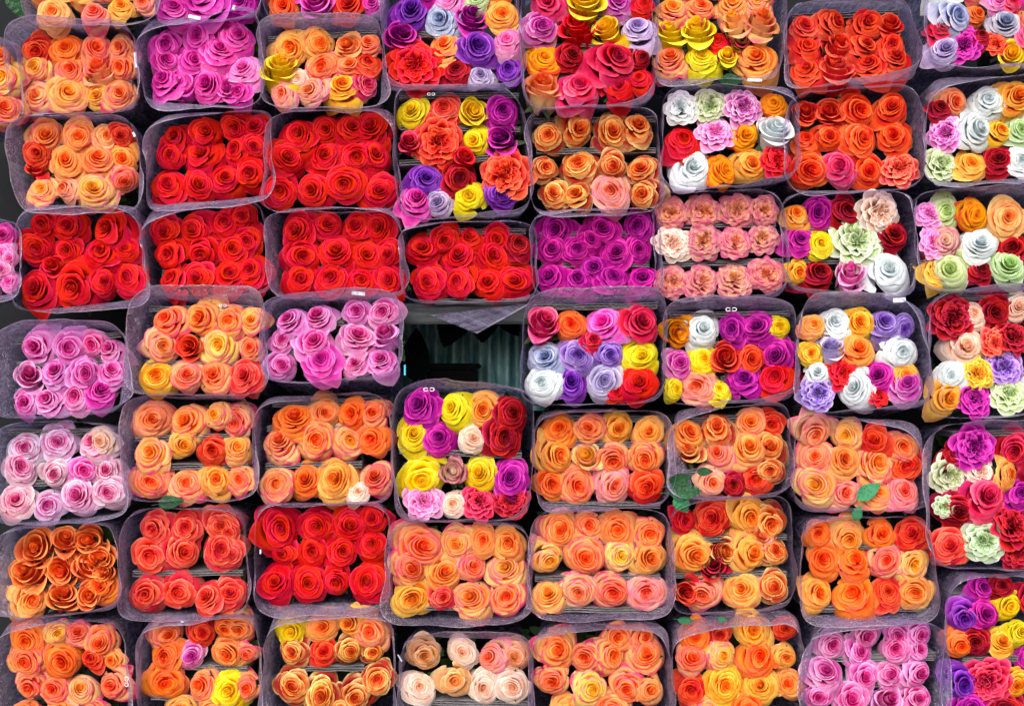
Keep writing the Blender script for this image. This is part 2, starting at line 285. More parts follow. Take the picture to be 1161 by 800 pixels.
  roses='175,145,60,o 280,145,52,O 390,135,60,a 500,160,54,j 170,240,74,a 268,245,54,zb 370,260,64,j 485,255,62,O 130,345,54,ob 240,350,64,O 373,355,74,e 495,357,60,C', cards='120,108,560,112 110,200,560,205 110,420,540,425'),
 dict(t='K', tilt=5, out=.005, rim=(590,118, 990,50, 1022,368, 578,395), label='orange roses with dark green leaves spilling over its lower left corner',
  roses='635,150,62,a 745,125,62,t 865,120,60,a 970,130,54,C 630,220,54,tb 745,235,56,O 865,215,76,a 985,212,64,t 730,350,54,e 805,345,40,R 890,342,62,C 940,298,46,t', cards='650,185,820,200 590,306,720,300 600,120,980,100',
  leaves='632,374,60,4 610,338,50,18 618,420,40,-62 702,302,30,0'),
 dict(t='L', tilt=7, out=.02, rim=(178,92, 585,165, 655,430, 165,425), label='peach and cream roses with a bright green leaf, in a sleeve sloping down right',
  roses='238,160,66,e 345,160,54,z 450,162,56,C 565,198,58,O 232,250,60,O 342,260,60,a 460,270,74,z 580,275,62,C 240,350,76,z 345,390,56,e 460,410,60,z 560,395,64,e', leaves='430,372,52,35 388,452,30,70'),
 dict(t='L', tilt=4, out=.012, rim=(625,150, 1160,110, 1160,655, 665,640), label='tall mixed bunch of ruffled magenta, green, pink and crimson garden roses at the right edge',
  roses='820,215,80,mg 960,225,70,K 735,320,72,gg 840,300,56,xg 950,315,52,a 985,380,60,m 860,398,92,k 755,445,64,R 960,495,76,Rg 975,590,66,Rg 850,555,78,gg 725,575,68,c 708,430,40,gg 1060,300,60,R 1075,450,60,m 1070,560,60,R 750,240,50,R', cards='730,165,1020,160'),
 # ---- sixth row
 dict(t='I', tilt=8, out=.005, rim=(-30,535, 395,492, 440,775, -30,840), label='bronze orange roses lying between two broad strips of grey cardboard, left edge',
  roses='120,570,72,Tb 235,552,52,Tb^15 325,550,66,Tb 100,668,68,Tb 215,660,60,Tb 325,645,62,Tb 412,622,54,Tb 400,670,40,Tb 115,775,62,a 225,782,60,Tb 320,772,46,Tb 402,755,70,o', cards='40,614,400,592 40,732,330,706 45,622,400,602'),
 dict(t='I', tilt=4, out=.01, rim=(445,458, 858,442, 905,815, 438,840), label='salmon coral roses with pink backs, left of the plain red bunch in its row', sticker='662,846,13,4,0',
  roses='555,497,60,c 670,490,62,c 800,488,62,c 540,605,72,c 665,592,76,c 800,585,78,c 525,745,64,c 640,740,62,c 748,760,62,c 855,745,62,c 895,520,40,c 890,605,46,c', cards='480,672,880,668'),
 dict(t='J', tilt=3, out=.01, rim=(5,438, 470,424, 475,800, 8,828), label='plain red roses low in the picture, between the coral and the peach bunches', sticker='17,592,7,16,0',
  roses='90,505,84,r 222,500,64,r 340,502,74,r 435,470,52,r 205,590,62,r 315,590,58,r 420,565,54,r 90,600,50,r 68,705,68,r 187,705,72,r 295,700,52,r 408,702,78,r'),
 dict(t='J', tilt=3, out=.025, rim=(483,500, 982,500, 990,845, 470,862), label='peach and orange roses with a yellow one bottom left, wide film lip below',
  roses='600,560,88,O 725,565,60,O 825,550,52,a 917,562,60,a 570,655,64,O 682,670,68,O 790,645,54,j 910,652,72,z 572,760,72,Y 680,758,46,c 782,760,66,z 908,755,64,j', cards='500,795,960,790'),
 dict(t='K', tilt=3, out=.02, rim=(82,452, 570,450, 588,825, 72,842), label='peach and pink edged roses in three tight rows, cardboard between them',
  roses='180,505,72,O 282,492,50,j 385,512,64,a 500,530,60,O 140,622,58,z 265,612,80,O 397,605,58,z 500,615,62,j 135,750,62,a 242,740,62,j 370,740,66,j 492,737,66,e', cards='85,692,540,684 90,560,540,560 95,800,560,806'),
 dict(t='K', tilt=3, out=.0, rim=(590,428, 995,392, 1025,775, 590,815), label='orange roses with red petals behind, a dark stick of cardboard across, beside the green leaf',
  roses='620,480,44,r 730,475,68,C 870,460,66,a 980,490,62,t 662,605,78,a 775,590,48,tb 877,600,80,al 975,590,52,t 612,740,46,Cb 692,750,70,e 835,732,66,a 955,722,56,t 900,540,50,eb 730,640,50,Rb', cards='580,678,1000,672 590,550,1000,540'),
 dict(t='L', tilt=4, out=.015, rim=(205,485, 635,480, 688,845, 192,865), label='bright orange roses, some pink edged, directly below the sloping peach bunch',
  roses='250,525,46,o 362,522,72,a 477,520,54,o 590,520,58,C 255,620,66,o 382,625,68,o 495,625,60,j 602,635,62,z 245,742,60,Y 375,745,80,o 502,740,54,C 600,740,64,a', cards='215,572,650,574 210,800,640,800'),
 dict(t='P', tilt=4, out=.01, rim=(845,80, 1260,60, 1260,680, 825,680), label='mixed bunch in the bottom right corner with purple, magenta and yellow roses',
  roses='990,95,50,m 1070,90,50,R 885,220,76,v 1000,212,78,m 1102,175,68,y 866,340,66,o 958,325,64,R 1072,330,68,Y 1150,285,50,y 862,505,82,v 1002,498,100,Kg 1135,510,68,Y 1200,150,60,R 1200,400,60,m 940,620,80,m 1080,630,80,R', cards='850,132,1100,118 900,406,1160,396'),
 # ---- bottom row
 dict(t='M', tilt=6, out=.015, rim=(-30,300, 500,240, 560,690, -40,690), mark='537,495,14', label='orange roses in the bottom left corner under hazy film with a curled white mark',
  roses='110,322,84,o 245,292,54,z 328,290,50,j 420,335,76,O 100,410,80,O 262,412,84,o 385,395,58,C 470,405,46,j 120,515,66,j 222,530,66,O 338,532,76,z 468,512,66,j 100,630,70,O 240,640,70,a 380,640,70,j'),
 dict(t='M', tilt=5, out=.004, rim=(588,290, 1075,222, 1115,690, 600,690), label='orange roses with one yellow rose low right, second bunch of the bottom row',
  roses='715,300,66,O 860,290,56,Cb 955,272,54,o 1072,275,70,O 695,385,76,o 815,385,58,q 965,378,76,a 1070,380,42,j 697,500,90,o 850,512,66,O 975,535,88,y 1082,522,54,O 760,630,70,O 900,640,60,a', cards='720,432,1050,440 640,560,900,575'),
 dict(t='N', tilt=5, out=.015, rim=(60,270, 560,215, 592,690, 10,690), label='yellow orange roses with crimson backs in a cloudy sleeve at the bottom edge',
  roses='150,285,74,y 285,265,66,a 395,250,66,a 530,285,84,e 155,370,62,t 290,370,62,C 405,368,60,t 500,370,50,t 150,520,80,t 282,560,84,t 420,560,80,t 525,485,66,t 350,640,70,t', cards='200,440,460,438'),
 dict(t='N', tilt=6, out=.0, rim=(632,305, 1150,295, 1175,690, 620,690), label='pale peach and beige roses, the least colourful bunch, at the bottom edge',
  roses='715,385,76,B 875,372,62,x 990,392,66,e 1105,390,62,B 700,520,76,x 840,490,64,B 965,522,66,x 1092,520,76,x', cards='640,582,1160,590', sticker='612,395,6,34,30'),
 dict(t='O', tilt=4, out=.018, rim=(85,310, 645,285, 695,690, 98,690), label='orange roses with rosy petal tips at the bottom edge, right of the beige bunch',
  roses='200,362,92,O 310,392,66,j 435,385,68,O 575,385,86,O 175,495,76,j 345,530,82,z 487,525,80,O 588,530,60,a 450,310,60,O 570,310,60,O 240,620,70,a 430,630,80,O'),
 dict(t='O', tilt=4, out=.01, rim=(690,320, 1212,240, 1235,690, 705,690), label='golden and orange roses at the bottom edge, beside the lilac pink bunch',
  roses='780,310,64,o 885,295,46,C 1025,282,86,Y 765,400,74,j 905,388,64,z 1057,392,88,o 1175,395,52,a 750,530,66,C 908,512,92,Y 1058,518,76,Y 1170,505,56,a 1175,270,52,C 820,640,70,O 1000,640,80,o', leaves='740,236,34,-8 895,232,20,-20'),
 dict(t='P', tilt=10, out=.012, rim=(235,315, 830,250, 838,690, 215,690), label='lilac pink roses in rows on cardboard at the bottom edge, right side',
  roses='350,340,60,P 492,305,72,P 628,300,54,P 728,300,56,P 470,370,64,P 617,355,70,P 720,358,48,P 325,455,84,P 487,480,70,P 600,468,64,P 722,465,68,P 290,560,66,P 430,575,86,P 590,578,66,Pb 715,572,66,P', cards='250,402,790,384 340,500,640,510 260,398,780,394'),
]
from mathutils import Vector, Matrix
from mathutils.bvhtree import BVHTree
SC = bpy.context.scene
COL = SC.collection
random.seed(7)

def hexlin(h):
    out = []
    for i in (0, 2, 4):
        c = int(h[i:i + 2], 16) / 255
        out.append(c / 12.92 if c < .04045 else ((c + .055) / 1.055) ** 2.4)
    return out

# ---------------------------------------------------------------- camera geometry of the place
CAM_D, CAM_Z, FPX = 2.6, 1.3, 1725.0
def P(px, py, y):
    d = CAM_D + y
    return Vector(((px - 580.5) * d / FPX, y, CAM_Z + (400 - py) * d / FPX))

def link(name, me, mat=None, parent=None):
    o = bpy.data.objects.new(name, me)
    COL.objects.link(o)
    if mat is not None and len(me.materials) == 0:
        me.materials.append(mat)
    if parent is not None:
        o.parent = parent
    return o

def mesh(name, V, F, smooth=True):
    me = bpy.data.meshes.new(name)
    me.from_pydata([tuple(v) for v in V], [], F)
    if smooth:
        me.shade_smooth()
    me.update()
    return me

# ---------------------------------------------------------------- colours (sRGB): inner, outer, margin, back
PAL = {
 'r': 'C00008 F8001C FF2848 B8000C', 'R': '740010 C00026 E02848 90001C', 'K': 'A40030 F40C4C FF5484 D01050',
 'k': 'C80450 F63C7C FF84B0 E83080', 'p': 'C0008C FC44C8 FF84DC F050D0', 'l': 'F058C0 FA9CDC FFC4EA F0A8DC',
 'P': 'D00084 EC88D6 F8C0EE E49CDA', 'Q': 'F010B8 EC80DC F4ACEC DC78D4', 'S': 'D42C8C E8C8E0 F4E4F4 E2DCDC',
 'L': '9880C0 D0BCE6 ECE2F8 DACCE8', 'b': '7C8CB8 C6CEE8 ECEEFA D4D8EC', 'v': '50048C 9430CC BC68E4 A020A8',
 'V': '7438B4 AC84E0 D4BCF4 B488DC', 'm': '84007C D810B0 F44CD0 B8009C', 'M': '8C0078 CC00A4 F040C8 B00088',
 'w': 'C8D4D8 E6ECF2 F2F6FA E4ECF4', 'x': 'ECB898 ECD6CC F4E6E2 E8DCCC', 'g': 'B4D080 D2E6B8 E6F0D8 C0DCA0',
 'y': 'F0C000 FFE410 FFF450 E0D010', 'Y': 'F07800 FFD030 FFE460 FCD048', 'z': 'F8A808 FFE48C FF5C90 FAF0B0',
 'Z': 'FA9C00 FFC014 E83018 F0A020', 'a': 'F06400 FFD064 FF9860 FFE098', 'o': 'F04400 FF9C2C FF7C58 FAA040',
 'O': 'F65000 FFC86C F04080 FFE09C', 'j': 'EC4408 FFBC78 EA1C78 FFD8A8', 'e': 'F06030 FFD0AC F478A8 FFE4C8',
 'c': 'DC1414 FC5C48 FF8C78 E82040', 'C': 'D01804 F84C1C FF6C50 D02038', 't': 'E04400 FCAC4C FFD890 B01028',
 'T': 'E85410 F88C3C FFB064 E06040', 'q': 'C410A0 DC50C0 FCC8EC EAA0D4', 'n': 'ECD0B4 E4A8B0 A00848 D8B0B8',
 'f': 'E02400 FC5810 FF8050 E44030',
 'G': 'F09840 F8D4B8 D05488 E09098', 'B': 'E48C40 ECB888 F4D0B0 E0BC98',
}
PAL = {k: [hexlin(h) for h in v.split()] for k, v in PAL.items()}

# ---------------------------------------------------------------- materials
ROSE_MAT = rose_material()

def film_material():
    k = NT('clear_plastic_film')
    at = k.n('ShaderNodeAttribute', dict(attribute_type='GEOMETRY', attribute_name='film'))
    sp = k.n('ShaderNodeSeparateColor', Color=at.outputs['Color'])
    v, th = sp.outputs[0], sp.outputs[1]
    haze = k.n('ShaderNodeAttribute', dict(attribute_type='OBJECT', attribute_name='haze')).outputs['Fac']
    rnd = k.n('ShaderNodeObjectInfo').outputs['Random']
    pos = k.n('ShaderNodeTexCoord').outputs['Object']
    big = k.n('ShaderNodeTexNoise', dict(noise_dimensions='4D'), Vector=pos, W=k.math('MULTIPLY', rnd, 30.), Scale=14.0, Detail=2.0, Roughness=.5, Distortion=1.2).outputs[0]
    # creases run from the mouth to the back
    cv = k.n('ShaderNodeCombineXYZ', i0=k.math('MULTIPLY', th, 26.), i1=k.math('MULTIPLY', v, 1.6), i2=k.math('MULTIPLY', rnd, 40.)).outputs[0]
    streak = k.n('ShaderNodeTexNoise', Vector=cv, Scale=2.2, Detail=2.5, Roughness=.5, Distortion=1.5).outputs[0]
    crumple = k.n('ShaderNodeTexVoronoi', dict(feature='DISTANCE_TO_EDGE'), Vector=k.n('ShaderNodeVectorMath', dict(operation='ADD'), i0=pos, i1=k.n('ShaderNodeTexNoise', Vector=pos, Scale=30.0, Detail=2.0).outputs['Color']).outputs[0], Scale=15.0).outputs[0]
    hgt = k.math('ADD', k.math('MULTIPLY', streak, 1.0), k.math('ADD', k.math('MULTIPLY', big, .9), k.math('MULTIPLY', k.step(crumple, .0, .12), k.step(v, .9, 1.3, .5, .1))))
    bump = k.n('ShaderNodeBump', Height=hgt, Strength=.8, Distance=.011).outputs[0]
    hem = k.step(v, .10, .012)
    face = k.n('ShaderNodeLayerWeight', Blend=.35, Normal=bump).outputs['Facing']
    a = k.math('ADD', k.math('MULTIPLY', k.step(streak, .45, .68), .24), k.math('MULTIPLY', k.step(big, .38, .72), k.math('ADD', .08, haze)))
    a = k.math('ADD', a, k.math('MULTIPLY', face, .26))
    a = k.math('ADD', a, .24)
    a = k.math('ADD', a, k.math('MULTIPLY', hem, .55), clamp=True)
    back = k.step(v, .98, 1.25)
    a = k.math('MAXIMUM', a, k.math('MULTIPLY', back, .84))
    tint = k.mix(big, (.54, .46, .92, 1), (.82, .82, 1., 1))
    tint = k.mix(back, tint, k.mix(k.step(streak, .4, .65), (.16, .14, .30, 1), (.44, .44, .72, 1)))  # backs darker: packed layers, plus gap shade put into the tint
    tint = k.mix(hem, tint, (.78, .82, 1., 1))
    d = k.n('ShaderNodeBsdfDiffuse', Color=tint, Normal=bump)
    t = k.n('ShaderNodeBsdfTranslucent', Color=tint, Normal=bump)
    g = k.n('ShaderNodeBsdfGlossy', Color=(.82, .80, .95, 1), Roughness=.19, Normal=bump)
    m1 = k.n('ShaderNodeMixShader', Fac=.45, i1=d.outputs[0], i2=t.outputs[0])
    m2 = k.n('ShaderNodeMixShader', Fac=.34, i1=m1.outputs[0], i2=g.outputs[0])
    tp = k.n('ShaderNodeBsdfTransparent', Color=(.93, .86, .975, 1))
    mx = k.n('ShaderNodeMixShader', Fac=a, i1=tp.outputs[0], i2=m2.outputs[0])
    k.n('ShaderNodeOutputMaterial', Surface=mx.outputs[0])
    return k.m
FILM = film_material()

def simple(name, c1, c2, rough=.6, scale=20., detail=5., bump=.3, stretch=(1, 1, 1), metallic=0., spec=.4, trans=0., coord='Object'):
    k = NT(name)
    pos = k.n('ShaderNodeTexCoord').outputs[coord]
    mp = k.n('ShaderNodeMapping', Vector=pos, Scale=stretch).outputs[0]
    nz = k.n('ShaderNodeTexNoise', Vector=mp, Scale=scale, Detail=detail, Roughness=.65).outputs[0]
    col = k.mix(k.step(nz, .3, .7), (*c1, 1), (*c2, 1))
    bp = k.n('ShaderNodeBump', Height=nz, Strength=bump, Distance=.004).outputs[0]
    p = k.n('ShaderNodeBsdfPrincipled', Base_Color=col, Roughness=rough, Normal=bp, Metallic=metallic)
    p.inputs['Specular IOR Level'].default_value = spec
    out = p.outputs[0]
    if trans:
        t = k.n('ShaderNodeBsdfTranslucent', Color=col)
        out = k.n('ShaderNodeMixShader', Fac=trans, i1=out, i2=t.outputs[0]).outputs[0]
    k.n('ShaderNodeOutputMaterial', Surface=out)
    return k.m

CARD = simple('grey_cardboard', (.12, .11, .12), (.28, .27, .30), .85, 60., 5., .5, (1, 4, 6))
STEM = simple('green_stem', (.010, .035, .008), (.035, .09, .02), .5, 30.)
def leaf_material(name, c1, c2):
    k = NT(name)
    x = k.n('ShaderNodeSeparateXYZ', Vector=k.n('ShaderNodeTexCoord').outputs['Object'])
    ay = k.math('ABSOLUTE', x.outputs[1])
    rib = k.step(ay, .012, .0)
    ph = k.math('SUBTRACT', k.math('MULTIPLY', x.outputs[0], 60.), k.math('MULTIPLY', ay, 55.))
    side = k.step(k.math('SINE', ph), .86, 1.0)
    f = k.math('MAXIMUM', rib, k.math('MULTIPLY', side, .6))
    nz = k.n('ShaderNodeTexNoise', Vector=k.n('ShaderNodeTexCoord').outputs['Object'], Scale=9., Detail=4.).outputs[0]
    col = k.mix(k.step(nz, .3, .7), (*c1, 1), (*c2, 1))
    col = k.mix(k.math('MULTIPLY', f, .55), col, (c2[0] * 3 + .03, c2[1] * 1.9, c2[2] * 2 + .02, 1))
    bp = k.n('ShaderNodeBump', Height=k.math('SUBTRACT', nz, f), Strength=.5, Distance=.01).outputs[0]
    p = k.n('ShaderNodeBsdfPrincipled', Base_Color=col, Roughness=.4, Normal=bp)
    t = k.n('ShaderNodeBsdfTranslucent', Color=col)
    k.n('ShaderNodeOutputMaterial', Surface=k.n('ShaderNodeMixShader', Fac=.2, i1=p.outputs[0], i2=t.outputs[0]).outputs[0])
    return k.m
LEAF = leaf_material('rose_leaf', (.006, .05, .014), (.012, .10, .03))
LEAF_PALE = leaf_material('young_leaf', (.02, .18, .07), (.04, .30, .13))
LEAF_DARK = simple('leaf_painted_shade', (.0006, .001, .001), (.001, .002, .002), .9, 25., 5., .3, (1, 1, 1), 0, .02)  # leaf silhouettes: shade of the opening put into a near-black colour
ZINC = simple('weathered_corrugated_sheet', (.02, .13, .16), (.26, .46, .48), .7, 28., 8., .6, (1, 1, .4), 0)
RAIL = simple('rough_grey_timber', (.02, .024, .028), (.08, .095, .10), .9, 30., 8., .9, (.4, 4, 4))
BLACK = simple('black_crate_plastic', (.001, .001, .0012), (.002, .002, .0025), .8, 20., 5., .3, (1, 1, 1), 0, .05)
INK = simple('white_film_print', (.7, .74, .85), (.8, .84, .92), .5, 20., 2., 0.)
FLAP = None

def tag_material(name, base, ink):
    k = NT(name)
    uv = k.n('ShaderNodeTexCoord').outputs['Generated']
    x = k.n('ShaderNodeSeparateXYZ', Vector=uv)
    bars = k.n('ShaderNodeTexWhiteNoise', dict(noise_dimensions='1D'), W=k.math('FLOOR', k.math('MULTIPLY', x.outputs[0], 34.))).outputs[0]
    inx = k.math('MULTIPLY', k.math('GREATER_THAN', x.outputs[0], .1), k.math('LESS_THAN', x.outputs[0], .9))
    iny = k.math('MULTIPLY', k.math('GREATER_THAN', x.outputs[1], .22), k.math('LESS_THAN', x.outputs[1], .86))
    f = k.math('MULTIPLY', k.math('MULTIPLY', inx, iny), k.math('GREATER_THAN', bars, .5))
    col = k.mix(k.math('MULTIPLY', f, .75), (*base, 1), (*ink, 1))
    p = k.n('ShaderNodeBsdfPrincipled', Base_Color=col, Roughness=.4)
    k.n('ShaderNodeOutputMaterial', Surface=p.outputs[0])
    return k.m
TAG = tag_material('barcode_sticker', (.62, .66, .80), (.10, .10, .20))
TAG_BLUE = tag_material('blue_sticker', (.08, .50, .78), (.08, .46, .74))

# ---------------------------------------------------------------- shared meshes
ROSES = {kd: [rose_mesh('rose_%s' % kd, 100 * i + n_, kd) for n_ in range(cnt)]
         for i, (kd, cnt) in enumerate((('classic', 10), ('open', 8), ('loose', 7), ('bud', 7), ('garden', 6)))}
for l in ROSES.values():
    for m_ in l:
        m_.materials.append(ROSE_MAT)

def leaf_geo(L=1., W=.42, fold=.18, droop=.25, serr=.02, n=30, seed=0):
    rng = random.Random(seed)
    V, F = [], []
    for i in range(n + 1):
        t = i / n
        w = W * (math.sin(math.pi * t ** .8)) ** .75 * (1 - .25 * t)
        w += serr * (1 if i % 2 else -1) * (0 < i < n)
        z = -droop * t * t
        tw = .12 * math.sin(t * 4 + seed)
        for s in (-1, -.5, 0, .5, 1):
            V.append((L * t + .02 * abs(s) * (i % 2), s * max(w, .004), z + fold * abs(s) * w + tw * s * w + .012 * math.sin(i * 1.3) * abs(s)))
    for i in range(n):
        for j in range(4):
            a = i * 5 + j
            F.append((a, a + 1, a + 6, a + 5))
    # petiole
    b = len(V)
    for i in range(4):
        x = -.28 * (3 - i) / 3
        for q in range(5):
            an = q * math.tau / 5
            V.append((x, .014 * math.cos(an), .014 * math.sin(an)))
    for i in range(3):
        for q in range(5):
            F.append((b + i * 5 + q, b + i * 5 + (q + 1) % 5, b + (i + 1) * 5 + (q + 1) % 5, b + (i + 1) * 5 + q))
    return V, F
LEAVES = [mesh('leaf', *leaf_geo(seed=s_, W=.30 + .05 * s_, droop=.15 + .1 * s_)) for s_ in range(3)]

DARKLEAVES = [mesh('leaf', *leaf_geo(seed=s_ + 5, W=.30 + .04 * s_, droop=.1, serr=.004, n=40)) for s_ in range(3)]

def stem_mesh(seed):
    rng = random.Random(seed)
    V, F = [], []
    n, q, L = 9, 6, 8.2
    for i in range(n):
        t = i / (n - 1)
        r = .11 + (.12 if i == 0 else 0)
        cx, cy = .12 * math.sin(t * 3 + seed), .12 * math.sin(t * 4 + 2 * seed)
        for a in range(q):
            V.append((cx * t + r * math.cos(a * math.tau / q), cy * t + r * math.sin(a * math.tau / q), -L * t))
    for i in range(n - 1):
        for a in range(q):
            F.append((i * q + a, i * q + (a + 1) % q, (i + 1) * q + (a + 1) % q, (i + 1) * q + a))
    for k_ in range(4):                                   # a few stem leaves pressed in the bunch
        lv, lf = leaf_geo(1.5, .38, n=8, seed=k_)
        M = Matrix.Translation((0, 0, -1.6 - 1.5 * k_)) @ Matrix.Rotation(rng.uniform(0, 6.28), 4, 'Z') @ Matrix.Rotation(math.radians(-55), 4, 'Y')
        b = len(V)
        V += [tuple(M @ Vector(v)) for v in lv]
        F += [tuple(b + i for i in f) for f in lf]
    for k_ in range(5):                                   # sepals
        b = len(V); a = k_ * math.tau / 5
        c, s = math.cos(a), math.sin(a)
        for (r, z, w) in ((.12, .02, .06), (.42, .06, .13), (.70, .30, .07), (.86, .42, .005)):
            for e in (-1, 1):
                V.append((r * c - e * w * s, r * s + e * w * c, z))
        for i in range(3):
            F.append((b + 2 * i, b + 2 * i + 1, b + 2 * i + 3, b + 2 * i + 2))
    me = mesh('stem', V, F); me.materials.append(STEM)
    return me
STEMS = [stem_mesh(s_) for s_ in range(3)]

# ---------------------------------------------------------------- sleeve
NTH = 168
def unit_outline(rho=.34):
    """NTH points round a rounded square in [-1,1]^2, starting bottom middle, evenly spread by length."""
    pts = []
    for i in range(1440):
        a = i / 1440 * math.tau
        n = 2 + 2 / rho * .9
        c, s = math.cos(a), math.sin(a)
        k = (abs(c) ** n + abs(s) ** n) ** (-1 / n)
        pts.append((c * k, s * k))
    ln = [0.]
    for i in range(1, 1441):
        p, q = pts[i % 1440], pts[i - 1]
        ln.append(ln[-1] + math.hypot(p[0] - q[0], p[1] - q[1]))
    out = []; j = 0
    for i in range(NTH):
        t = ln[-1] * i / NTH
        while ln[j + 1] < t: j += 1
        out.append(pts[j])
    return out

def quad_map(q, u, v):
    """u,v in [-1,1]; q = TL, TR, BR, BL in picture pixels."""
    s, t = (u + 1) / 2, (1 - v) / 2
    return ((1 - s) * (1 - t) * q[0][0] + s * (1 - t) * q[1][0] + s * t * q[2][0] + (1 - s) * t * q[3][0],
            (1 - s) * (1 - t) * q[0][1] + s * (1 - t) * q[1][1] + s * t * q[2][1] + (1 - s) * t * q[3][1])

class Smooth1D:
    """Random periodic wave."""
    def __init__(s, rng, freqs, amp):
        s.k = [(f, rng.uniform(0, 6.28), amp * rng.uniform(.4, 1) / (1 + .10 * f)) for f in freqs]
    def __call__(s, th):
        return sum(a * math.sin(f * th + p) for f, p, a in s.k)

def px(b, x, y):
    ox, oy, sc = TILES[b['t']]
    return ox + x / sc, oy + y / sc

def make_bunch(idx, b):
    rng = random.Random(1000 + idx)
    ox, oy, sc = TILES[b['t']]
    y0 = -b['out'] + rng.uniform(-.004, .004)
    roses = []
    for tok in b['roses'].split():
        flank = 0.
        if '^' in tok:
            tok, f_ = tok.split('^'); flank = float(f_)
        x, y, r, c = tok.split(',')
        X, Y = px(b, float(x), float(y))
        kd = c[1:] or 'd'
        if kd == 'b' and flank == 0: flank = 8
        if kd == 'h' and flank == 0: flank = 24
        roses.append((X, Y, float(r) / sc, c[0], kd, flank))
    mx = sum(r[0] for r in roses) / len(roses); my = sum(r[1] for r in roses) / len(roses)
    e, m = .97, 2.0
    L = [r[0] - r[2] * e for r in roses]; Rr = [r[0] + r[2] * e for r in roses]
    T = [r[1] - r[2] * e for r in roses]; Bo = [r[1] + r[2] * e for r in roses]
    up = [i for i, r in enumerate(roses) if r[1] < my]; dn = [i for i, r in enumerate(roses) if r[1] >= my]
    lf = [i for i, r in enumerate(roses) if r[0] < mx]; rt = [i for i, r in enumerate(roses) if r[0] >= mx]
    pk = lambda arr, ids, f: f(arr[i] for i in ids)
    inner = [(pk(L, up, min) - m, pk(T, lf, min) - m), (pk(Rr, up, max) + m, pk(T, rt, min) - m),
             (pk(Rr, dn, max) + m, pk(Bo, rt, max) + m), (pk(L, dn, min) - m, pk(Bo, lf, max) + m)]
    rq = b['rim']
    rim = [px(b, rq[2 * i], rq[2 * i + 1]) for i in range(4)]
    rim = [(p[0] + 4.5 * s_[0], p[1] + 3.5 * s_[1]) for p, s_ in zip(rim, ((-1, -1), (1, -1), (1, 1), (-1, 1)))]
    cx = sum(p[0] for p in inner) / 4; by = max(p[1] for p in inner)
    base = P(cx, by, y0 + .14)
    root = bpy.data.objects.new('rose_bunch', None)
    COL.objects.link(root)
    root.empty_display_size = .05
    root.location = base
    root['label'] = b['label']; root['category'] = 'rose bunch'
    root['group'] = 'bunches of roses in clear plastic sleeves, stacked in a wall'
    roses_fit = []
    # --- roses and their stems
    for (X, Y, r, c, kd, flank) in roses:
        kind = {'g': 'garden', 'b': 'bud', 'l': 'loose', 'v': 'open', 'h': 'classic'}.get(kd) or rng.choices(('classic', 'open', 'loose'), (.5, .3, .2))[0]
        if c in 'tGPr' and kd == 'd': kind = rng.choice(('classic', 'classic', 'loose'))
        if kd == 'b' and r * sc > 52: kind = 'classic' if rng.random() < .35 else 'bud'
        me = rng.choice(ROSES[kind])
        dy = rng.uniform(-.006, .005)
        tv = (Y - rim[0][1]) / max(1, rim[3][1] - rim[0][1]); tu = (X - rim[0][0]) / max(1, rim[1][0] - rim[0][0])
        tv = min(1, max(0, tv)); tu = min(1, max(0, tu))
        xlo = rim[0][0] + (rim[3][0] - rim[0][0]) * tv + 5; xhi = rim[1][0] + (rim[2][0] - rim[1][0]) * tv - 5
        ylo = rim[0][1] + (rim[1][1] - rim[0][1]) * tu + 5; yhi = rim[3][1] + (rim[2][1] - rim[3][1]) * tu - 3
        X = min(max(X, xlo + r * .92), xhi - r * .92) if xhi - xlo > 2 * r else X
        Y = min(max(Y, ylo + r * .8) if b['t'] not in 'MNOP' else Y, yhi - r * (.85 if oy + rq[1] > 60 else .55))
        roses_fit.append((X, Y, r))
        if r * sc > 74: dy -= .005
        depth = y0 + dy
        rad = r * (CAM_D + depth) / FPX * (((1.24 if r * sc < 70 else 1.14) if kind != 'garden' else 1.06) if kind != 'bud' else 1.45)
        o = bpy.data.objects.new('rose', me); COL.objects.link(o)
        o.parent = root
        tilt = min(26 if kind != 'bud' else 42, b['tilt'] * .75 + flank + 3 + rng.gauss(0, 9))
        Rm = Matrix.Rotation(math.radians(90 - tilt), 3, 'X') @ Matrix.Rotation(math.radians(rng.gauss(0, 10)), 3, 'Y') @ Matrix.Rotation(rng.uniform(0, math.tau), 3, 'Z')
        o.rotation_euler = Rm.to_euler()
        # a cup seen from its flank is centred lower on the picture
        off = math.sin(math.radians(tilt)) * rad * (.28 if kind != 'bud' else .42)
        loc = P(X, Y, depth) + Vector((0, 0, off * .6))
        o.location = loc - base
        sx = rng.uniform(.94, 1.06)
        o.scale = (rad * sx, rad / sx, rad * rng.uniform(.9, 1.1))
        pal = PAL[c]
        if c in 'OjaezY' and rng.random() < .6:          # mixed lots: every head leans to another shade
            w_, o_ = rng.uniform(.15, .55), PAL[rng.choice('OjaeYzYz')]
            pal = [[p_ * (1 - w_) + q_ * w_ for p_, q_ in zip(A2, B2)] for A2, B2 in zip(pal, o_)]
        j = [rng.uniform(.90, 1.08) for _ in range(3)]
        sh = rng.uniform(-.12, .12)
        for i, nm in enumerate(('inner', 'outer', 'edge', 'back')):
            cc = list(pal[i])
            if i < 2 and c in 'Oozaje':
                cc[1] *= 1 + sh * 1.8
            o[nm] = [min(.93, cc[q] * (j[q] if c not in 'rwx' else 1.06)) for q in range(3)]
        o['guard'] = {'t': .9, 'T': .5, 'c': .7, 'G': .6, 'z': .3, 'O': .35, 'j': .5}.get(c, .35)
        s = bpy.data.objects.new('stem', rng.choice(STEMS)); COL.objects.link(s)
        s.parent = o
        inv = Rm.inverted() @ Matrix.Rotation(math.radians(90), 3, 'X')
